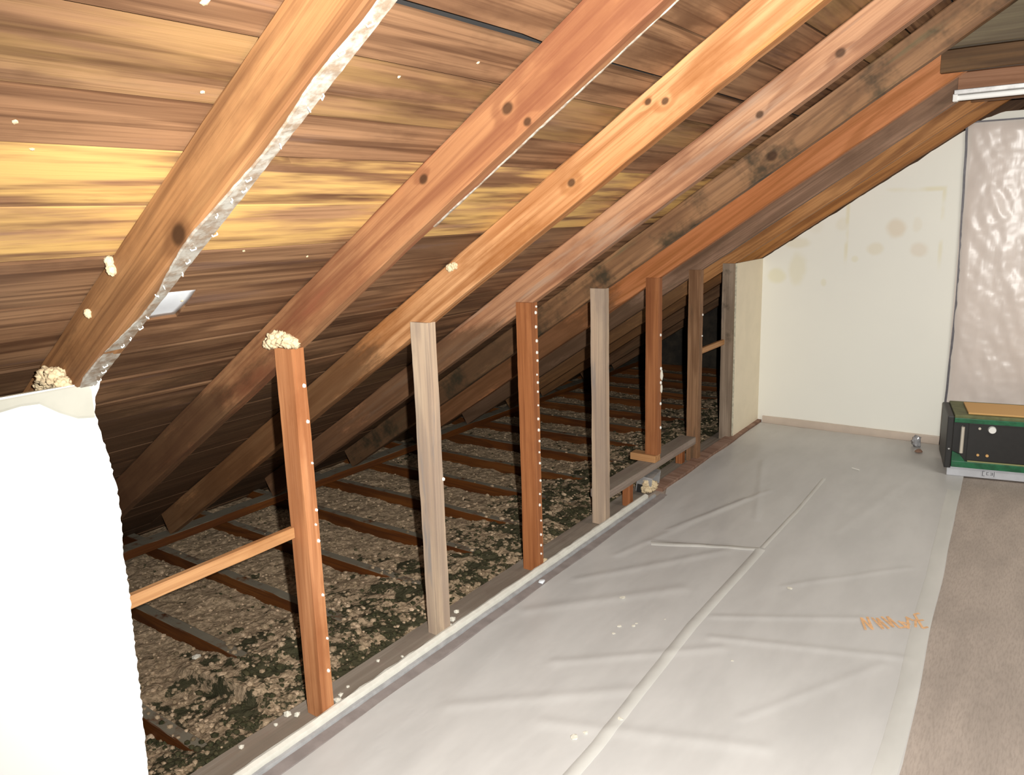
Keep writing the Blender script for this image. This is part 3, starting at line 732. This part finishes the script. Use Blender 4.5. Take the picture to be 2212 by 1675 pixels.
# ------------------------------------------------------------------ white sheet behind the hole in the roof boards
bm = bmesh.new(); A = []
for i in range(13):
    y = .104 + .190 * i / 12; row = []
    for j in range(9):
        x = -.0145 + .111 * j / 8
        o_ = .002 + .003 * math.sin((x * 40 + y * 9)) - .0015 * math.sin(y * 40)
        row.append(bm.verts.new(Vector((x, y, HS + TP * x)) + Vector((-SP, 0, CP)) * (o_ + .006)))
    A.append(row)
for i in range(12):
    for j in range(8): bm.faces.new((A[i][j], A[i][j + 1], A[i + 1][j + 1], A[i + 1][j]))
me = finish(bm, 'white_sheet', True)
o = obj('white_sheet', me, M['white_sheet']); sm = o.modifiers.new('s', 'SOLIDIFY'); sm.thickness = .002
tag(o, 'glossy white sheet showing through a hole in the roof boards', 'sheet')

# ------------------------------------------------------------------ foam
def foam(loc, pts, seed, label, amp=.35, mat='foam'):
    o = obj('spray_foam', lumps(pts, seed, amp=amp), M[mat], loc=loc); tag(o, label, 'spray foam', 'lumps of spray foam'); return o
foam((-.055, YS[1] + .004, H + .010), [(-.040, -.002, .002, .018), (-.012, -.004, .014, .024), (.016, 0, .016, .022), (.044, 0, .012, .021), (.064, .006, .008, .016), (-.058, .0, -.004, .012)], 3, 'cream foam lump on top of the orange brown stud')
foam((-.052, -.002, H + .014), [(-.04, .0, .0, .020), (-.012, -.004, .016, .024), (.02, -.002, .02, .022), (.046, 0, .006, .018), (-.065, 0, -.01, .015)], 9, 'cream foam lump on top of the white drywall by the first rafter')
foam((.246, .008, 1.487), [(0, 0, .012, .010), (.006, 0, -.006, .011), (.002, 0, .0, .009)], 14, 'small cream foam dab on the face of the first rafter', .25)
foam((.13, .008, 1.39), [(0, 0, 0, .008), (.002, 0, -.006, .006)], 16, 'tiny cream foam dab low on the first rafter', .25)
foam((.113, YS[2] + .008, 1.397), [(0, 0, 0, .014), (.018, 0, .006, .012)], 18, 'pale foam dab on the upper edge of the bright orange rafter', .3)
# plaster crumbs at the foot of the first stud and along the plate
crumbs = [(-.03, .72, .004, .016), (-.005, .695, .006, .014), (-.05, .75, .002, .010), (-.09, .60, .002, .011), (-.12, .585, 0, .014), (-.11, .53, 0, .008), (-.02, .76, .0, .009), (-.07, .80, 0, .007), (-.095, .97, 0, .008), (-.04, 1.04, 0, .007),
          (-.03, 1.30, .003, .012), (-.05, 1.34, .002, .016), (-.08, 1.40, .0, .012), (-.11, .40, 0, .010), (-.03, 1.98, .002, .02), (-.06, 2.6, .002, .01)]
for i, (x, y, z, r) in enumerate(crumbs):
    o = obj('plaster_crumb', chip(r, i + 50, .7), M['plaster'] if i != 14 else M['foam'], loc=(x, y, z + r * .35))
    tag(o, 'whitish plaster crumb lying on the dusty bottom plate' if i != 14 else 'orange tan crumb at the foot of the nail-studded red stud', 'crumb', 'plaster crumbs on the bottom plate')
# crumbs on the roof boards and far insulation
for i, (x, y) in enumerate(((.80, -.10), (.655, -.02), (.66, .02), (.52, -.23), (.57, -.27), (.06, .27), (-.05, .04), (.36, .10), (.80, .52), (.70, .66), (.74, .35), (-.1, -.1), (.24, .33), (.20, .55))):
    p = Vector((x, y, HS + TP * x)) + Vector((SP, 0, -CP)) * .001
    o = obj('foam_speck', chip(.0045 if i else .008, i + 90, .5), M['foam'], mtx=ROOF(p)); tag(o, 'small pale speck stuck to the brown roof boards', 'speck', 'pale specks on the roof boards')
o = obj('plaster_crumb', chip(.022, 7, .5), M['plaster'], loc=(-.82, .70, hz(-.82, .70) + .01)); tag(o, 'white crumb lying on the insulation by the nearest joists', 'crumb')

# ------------------------------------------------------------------ plastic sheet on the floor
ridges = [  # (x0,y0,x1,y1, height, width)
 (.29, 2.42, .76, 2.60, .007, .030), (.20, 1.9, .62, 2.5, .006, .05), (.16, 1.55, .60, 2.05, .006, .06), (.62, 2.95, .35, 3.9, .006, .035),
 (.80, 1.9, 1.30, 2.2, .006, .03), (.85, 1.75, 1.45, 1.98, .006, .035), (.45, 1.3, .9, 1.7, .005, .04), (.95, 2.3, 1.35, 2.75, .005, .03),
 (.30, 2.6, .55, 3.4, .006, .03), (.22, 2.2, .48, 3.2, .005, .035), (.60, 1.0, 1.2, 1.25, .005, .05), (.3, .9, .75, 1.3, .005, .05), (1.1, 1.35, 1.4, 1.9, .004, .03), (1.0, 3.0, 1.2, 4.2, .004, .05)]
def segd(x, y, a):
    x0, y0, x1, y1, h, w_ = a; dx, dy = x1 - x0, y1 - y0; L2 = dx * dx + dy * dy
    t = ((x - x0) * dx + (y - y0) * dy) / L2; tc_ = max(0, min(1, t)); px, py = x0 + dx * tc_, y0 + dy * tc_
    return math.hypot(x - px, y - py), t
def pz(x, y):
    z = .0045 + .0022 * (1 + noise.noise(Vector((x * 3.2, y * 2.0, 0)))) + .0022 * (1 + noise.noise(Vector((x * 9, y * 3.5 + x * 5, 5))))
    for a in ridges:
        d, t = segd(x, y, a)
        if d < a[5] * 3 and not (x > 1.2 and y > 4.0): z += .6 * a[4] * math.exp(-(d / a[5] * 1.9) ** 2)
    return z
def xe(y): return 1.545 - .05 * max(0, y - 1.4) + .008 * noise.noise(Vector((y * 2, 0, 3)))
bm = bmesh.new(); nx, ny = 130, 420; A = []
for j in range(ny + 1):
    y = -1.6 + 6.39 * j / ny; row = []
    xl = .098 + .010 * noise.noise(Vector((y * 3, 1, 1))) + (.0 if y < 3.0 else -.0)
    if y > 3.0: xl -= .052 * min(1, (y - 3.0) / .15)
    for i in range(nx + 1):
        x = xl + (xe(y) - xl) * i / nx; row.append(bm.verts.new((x, y, pz(x, y))))
    A.append(row)
for j in range(ny):
    for i in range(nx): bm.faces.new((A[j][i], A[j][i + 1], A[j + 1][i + 1], A[j + 1][i]))
sheet = obj('plastic_sheet', finish(bm, 'plastic_sheet', True), M['film'])
tag(sheet, 'milky plastic sheet taped over the room floor', 'plastic sheet')
def ribbon(name, path, wd, h, mat, parent, seed=0):
    """folded double layer lying on the sheet"""
    bm = bmesh.new(); rows = []
    pts = []
    for (a, b_) in zip(path, path[1:]):
        n = max(2, int(math.hypot(b_[0] - a[0], b_[1] - a[1]) / .02))
        for i in range(n): pts.append((a[0] + (b_[0] - a[0]) * i / n, a[1] + (b_[1] - a[1]) * i / n))
    pts.append(path[-1])
    for i, (x, y) in enumerate(pts):
        q = pts[min(i + 1, len(pts) - 1)]; p = pts[max(i - 1, 0)]; dx, dy = q[0] - p[0], q[1] - p[1]; L = math.hypot(dx, dy); nx_, ny_ = dy / L, -dx / L
        row = []
        for k, (o_, e) in enumerate(((-.5, .0008), (-.47, h), (0, h * .7), (.47, h), (.5, .0008))):
            X, Y = x + nx_ * o_ * wd, y + ny_ * o_ * wd
            row.append(bm.verts.new((X, Y, pz(X, Y) + e * .45 + .0006 * noise.noise(Vector((x * 30, y * 30, k))))))
        rows.append(row)
    for a, b_ in zip(rows, rows[1:]):
        for k in range(4): bm.faces.new((a[k], a[k + 1], b_[k + 1], b_[k]))
    return obj(name, finish(bm, name, True), mat, parent=parent)
ribbon('seam_fold', [(.80, -1.2), (.79, 1.0), (.755, 1.8), (.755, 2.6)], .042, .004, M['film_fold'], sheet)['label'] = 'pale lengthwise fold'
ribbon('seam_fold', [(.755, 2.62), (.76, 3.2), (.75, 3.75)], .022, .003, M['film_fold'], sheet)
ribbon('seam_fold', [(.30, 2.40), (.5, 2.50), (.75, 2.60)], .035, .003, M['film_fold'], sheet)
ribbon('hem', [(xe(y) - .033, y) for y in [-1.2 + .3 * i for i in range(18)]], .06, .003, M['film_fold'], sheet)
# orange lettering (illegible slanted strokes) near the sheet's right edge
bm = bmesh.new()
def stroke(p, q, w_=.009):
    p = Vector((*p, 0)); q = Vector((*q, 0)); d = (q - p).normalized(); n_ = Vector((-d.y, d.x, 0)) * w_ / 2
    lo = [p - n_, q - n_, q + n_, p + n_]
    v1 = [bm.verts.new((v.x, v.y, pz(v.x, v.y) + .0022)) for v in lo]; v2 = [bm.verts.new((v.x, v.y, pz(v.x, v.y) + .0030)) for v in lo]
    bm.faces.new(v2); bm.faces.new(list(reversed(v1)))
    for i in range(4): bm.faces.new((v1[i], v1[(i + 1) % 4], v2[(i + 1) % 4], v2[i]))
def S(u, v):   # u along the line of print 0..1, v across 0..1
    a = Vector((1.305, 2.105)); b_ = Vector((1.500, 2.245)); up_ = Vector((-.035, .085))
    r = a + (b_ - a) * u + up_ * v; return (r.x, r.y)
for a, b_ in [((.0, 0), (.0, .9)), ((.0, .9), (.11, .0)), ((.11, 0), (.10, .95)), ((.17, .9), (.27, 0)), ((.27, 0), (.25, .9)), ((.25, .9), (.36, .0)), ((.33, 1), (.44, .1)), ((.44, .1), (.42, 1)),
             ((.42, 1), (.53, .05)), ((.53, .05), (.62, .1)), ((.56, .6), (.66, .0)), ((.60, .5), (.72, .3)), ((.66, 0), (.72, .8)), ((.70, .9), (.80, .6)), ((.78, .1), (.84, .7)), ((.86, 1.1), (.88, 0)), ((.88, 0), (.97, .1)), ((.86, 1.1), (.95, 1.2)), ((.87, .6), (.96, .65))]:
    stroke(S(*a), S(*b_))
o = obj('orange_print', finish(bm, 'orange_print'), M['orange_print'], parent=sheet); o['label'] = 'orange printed lettering'

# chips on the sheet
chips = [(1345, 1298, .014), (1338, 1358, .010), (1325, 1374, .008), (1368, 1357, .009), (1375, 1352, .006), (1705, 1275, .012), (1582, 1434, .006), (1436, 1343, .005), (1240, 1600, .016), (1265, 1590, .010), (1340, 1560, .010), (1575, 1090, .004)]
def px2floor(u, v, z=0.0):
    d = right * ((u - 1081.5) / 1685.88) + down * ((v - 812.5) / 1685.88) + fwd
    t = (z - CAM.z) / d.z; return CAM + d * t
for i, (u, v, r) in enumerate(chips):
    p = px2floor(u, v); o = obj('plaster_chip', chip(r, i, .25), M['plaster'], loc=(p.x, p.y, pz(p.x, p.y) + r * .2))
    tag(o, 'flat white plaster chip lying on the milky plastic sheet', 'chip', 'plaster chips on the plastic sheet')
p = px2floor(1848, 1018); bm = bmesh.new(); cyl(bm, (-.022, .010, 0), (.022, -.010, 0), .003, 8)
tag(obj('wire_scrap', finish(bm), M['nail'], loc=(p.x, p.y, pz(p.x, p.y) + .004)), 'tiny bright wire scrap on the plastic before the end wall', 'wire')
p = px2floor(1170, 1265); o = obj('tape_scrap', blob(.014, 3, (1, 1.3, .5), 2), M['white_sheet'], loc=(p.x, p.y, .018))
tag(o, 'small shiny tape scrap beside the floor strip near the nailed red stud', 'tape')

# ------------------------------------------------------------------ door behind plastic
t = slab('door_1', [(1.24, YE - .008, .0), (2.16, YE - .008, .0), (2.16, YE - .008, 2.0), (1.24, YE - .008, 2.0)], M['door'], .007, (0, 1, 0), 'pale pinkish door behind clear plastic')
bm = bmesh.new(); A = []
for i in range(71):
    x = 1.215 + .96 * i / 70; row = []
    for j in range(141):
        z = .06 + 1.955 * j / 140
        cr_ = .010 * (1 + noise.noise(Vector((x * 4, z * 2.5, 3)))) + .006 * noise.noise(Vector((x * 14, z * 9 + x * 10, 8))) + .0025 * noise.noise(Vector((x * 40, z * 30, 8)))
        edge_ = min(1, (x - 1.215) / .05, (2.015 - z) / .05)
        row.append(bm.verts.new((x - .03 * math.sin(z * 1.6) * .0, YE - .013 - max(0, edge_) * max(0, cr_), z)))
    A.append(row)
for i in range(70):
    for j in range(140): bm.faces.new((A[i][j], A[i + 1][j], A[i + 1][j + 1], A[i][j + 1]))
ps = obj('plastic_door_cover', finish(bm, 'plastic_door_cover', True), M['film_door'])
tag(ps, 'crinkled clear plastic taped over the doorway in the end wall', 'plastic sheet')
def tape(path, wd):
    bm = bmesh.new(); R_ = []
    n = 60
    for i in range(n + 1):
        t_ = i / n * (len(path) - 1); k = min(int(t_), len(path) - 2); f_ = t_ - k
        x = path[k][0] + (path[k + 1][0] - path[k][0]) * f_; z = path[k][1] + (path[k + 1][1] - path[k][1]) * f_
        x += .002 * noise.noise(Vector((z * 9, 0, 0)))
        hor = abs(path[-1][0] - path[0][0]) > abs(path[-1][1] - path[0][1])
        d = (0, wd / 2) if hor else (wd / 2, 0)
        R_.append([bm.verts.new((x - d[0], YE - .0125, z - d[1])), bm.verts.new((x - d[0], YE - .0165, z - d[1])), bm.verts.new((x + d[0], YE - .0165, z + d[1])), bm.verts.new((x + d[0], YE - .0125, z + d[1]))])
    for a, b_ in zip(R_, R_[1:]):
        for k in range(4): bm.faces.new((a[k], b_[k], b_[(k + 1) % 4], a[(k + 1) % 4]))
    bm.faces.new(R_[0]); bm.faces.new(list(reversed(R_[-1])))
    bmesh.ops.recalc_face_normals(bm, faces=bm.faces)
    return obj('tape_strip', finish(bm, 'tape_strip'), M['tape'], parent=ps)
def px2y(u, v, y):
    d = right * ((u - 1081.5) / 1685.88) + down * ((v - 812.5) / 1685.88) + fwd
    t_ = (y - CAM.y) / d.y; return CAM + d * t_
pth = [px2y(u, v, YE - .015) for u, v in ((2089, 262), (2087, 320), (2082, 400), (2078, 470), (2073, 560), (2067, 640), (2059, 720), (2050, 800), (2041, 880), (2030, 960))]
tape([(q.x, q.z) for q in pth], .013)
tape([(1.21, 2.018), (1.5, 2.016), (2.18, 2.02)], .010)

# ------------------------------------------------------------------ black and green machine on the floor
t = empty('machine', (1.318, 4.155, .0100), math.radians(11))
tag(t, 'black and green box shaped machine on the floor before the doorway', 'machine')
W_, Dp = .56, .36
def part(name, a, b_, mat, bev=.004, par=None): return obj(name, boxme(a, b_, bev, name), mat, parent=par or t)
part('base', (.004, .006, .0), (W_, Dp - .02, .055), M['base_grey'], .004)
bs = part('body', (0, .012, .055), (W_, Dp, .34), M['black'], .006)
part('side_panel', (-.012, .0, .045), (.022, Dp, .352), M['black'], .006)
part('lower_rail', (.022, -.006, .055), (W_, .012, .092), M['green'], .003)
part('rail_trim', (.10, -.004, .0925), (W_, .008, .098), plain('olive_trim', (.30, .30, .13), .5), .001)
part('upper_rail', (.022, -.006, .318), (W_, .014, .345), M['green'], .003)
part('top_panel', (.022, .0, .340), (W_, Dp, .362), M['olive'], .004)
part('top_pad', (.09, .03, .3625), (W_, Dp - .06, .372), M['tan'], .002)
bm = bmesh.new()
pts = [(.022, 0), (.022, .055), (.06, .04), (.09, 0)]
a_ = [bm.verts.new((x, -.005, .092 + z)) for x, z in pts]; c_ = [bm.verts.new((x, .011, .092 + z)) for x, z in pts]
bm.faces.new(a_); bm.faces.new(list(reversed(c_)))
for i in range(4): bm.faces.new((a_[i], a_[(i + 1) % 4], c_[(i + 1) % 4], c_[i]))
bmesh.ops.recalc_face_normals(bm, faces=bm.faces); obj('corner_gusset', finish(bm), M['green'], parent=t)
hd = bmesh.new(); cyl(hd, (.065, -.016, .145), (.065, -.016, .298), .0095, 14); cyl(hd, (.065, -.016, .150), (.065, .014, .150), .005, 8); cyl(hd, (.065, -.016, .292), (.065, .014, .292), .005, 8)
obj('handle', finish(hd, smooth=False), M['chrome'], parent=t)['label'] = 'bright vertical bar handle'
hd = bmesh.new(); cyl(hd, (.208, .014, .287), (.208, -.010, .287), .022, 24, .018); obj('knob', finish(hd), M['white_metal'], parent=t)['label'] = 'round white knob'
part('front_panel', (.095, .006, .10), (W_ - .02, .0125, .316), M['black'], .002)
for (x, z, r, mm) in ((.148, .290, .007, M['chrome']), (.150, .135, .007, M['tan']), (.195, .135, .008, M['tan']), (.005, .16, .005, M['tin'])):
    hd = bmesh.new(); cyl(hd, (x, .008, z), (x, (-.001 if x > .05 else -.004), z), r, 12); obj('screw', finish(hd), mm, parent=t)
lb = part('base_label', (.175, .0035, .012), (.245, .0065, .046), M['base_grey'], .0005)
bm = bmesh.new()
for (a0, a1) in (((.180, .015), (.183, .043)), ((.180, .041), (.192, .043)), ((.180, .015), (.192, .017)), ((.200, .022), (.203, .038)), ((.200, .036), (.212, .038)), ((.200, .022), (.212, .024)), ((.218, .022), (.230, .024)), ((.218, .036), (.230, .038)), ((.228, .022), (.231, .038)), ((.220, .029), (.230, .031)), ((.236, .015), (.239, .043))):
    add_box(bm, (a0[0], .0022, a0[1]), (a1[0], .0036, a1[1]))
obj('label_print', finish(bm), M['ink'], parent=lb)
# crumpled clear plastic beside the machine
o = obj('crumpled_tape', blob(.036, 12, (.7, .6, 1.15), 3, .7, 2.6), plain('silvery_tape', (.58, .58, .60), .25, .3, var=.3, vs=30), loc=(1.09, 4.68, .045))
tag(o, 'crumpled silvery tape by the baseboard left of the machine', 'tape')
o = obj('debris_lump', chip(.025, 31, .6), M['trim_wood'], loc=(1.12, 4.55, .018)); setseed(o.data, 2.0)
tag(o, 'small brown lump on the plastic left of the machine', 'debris')
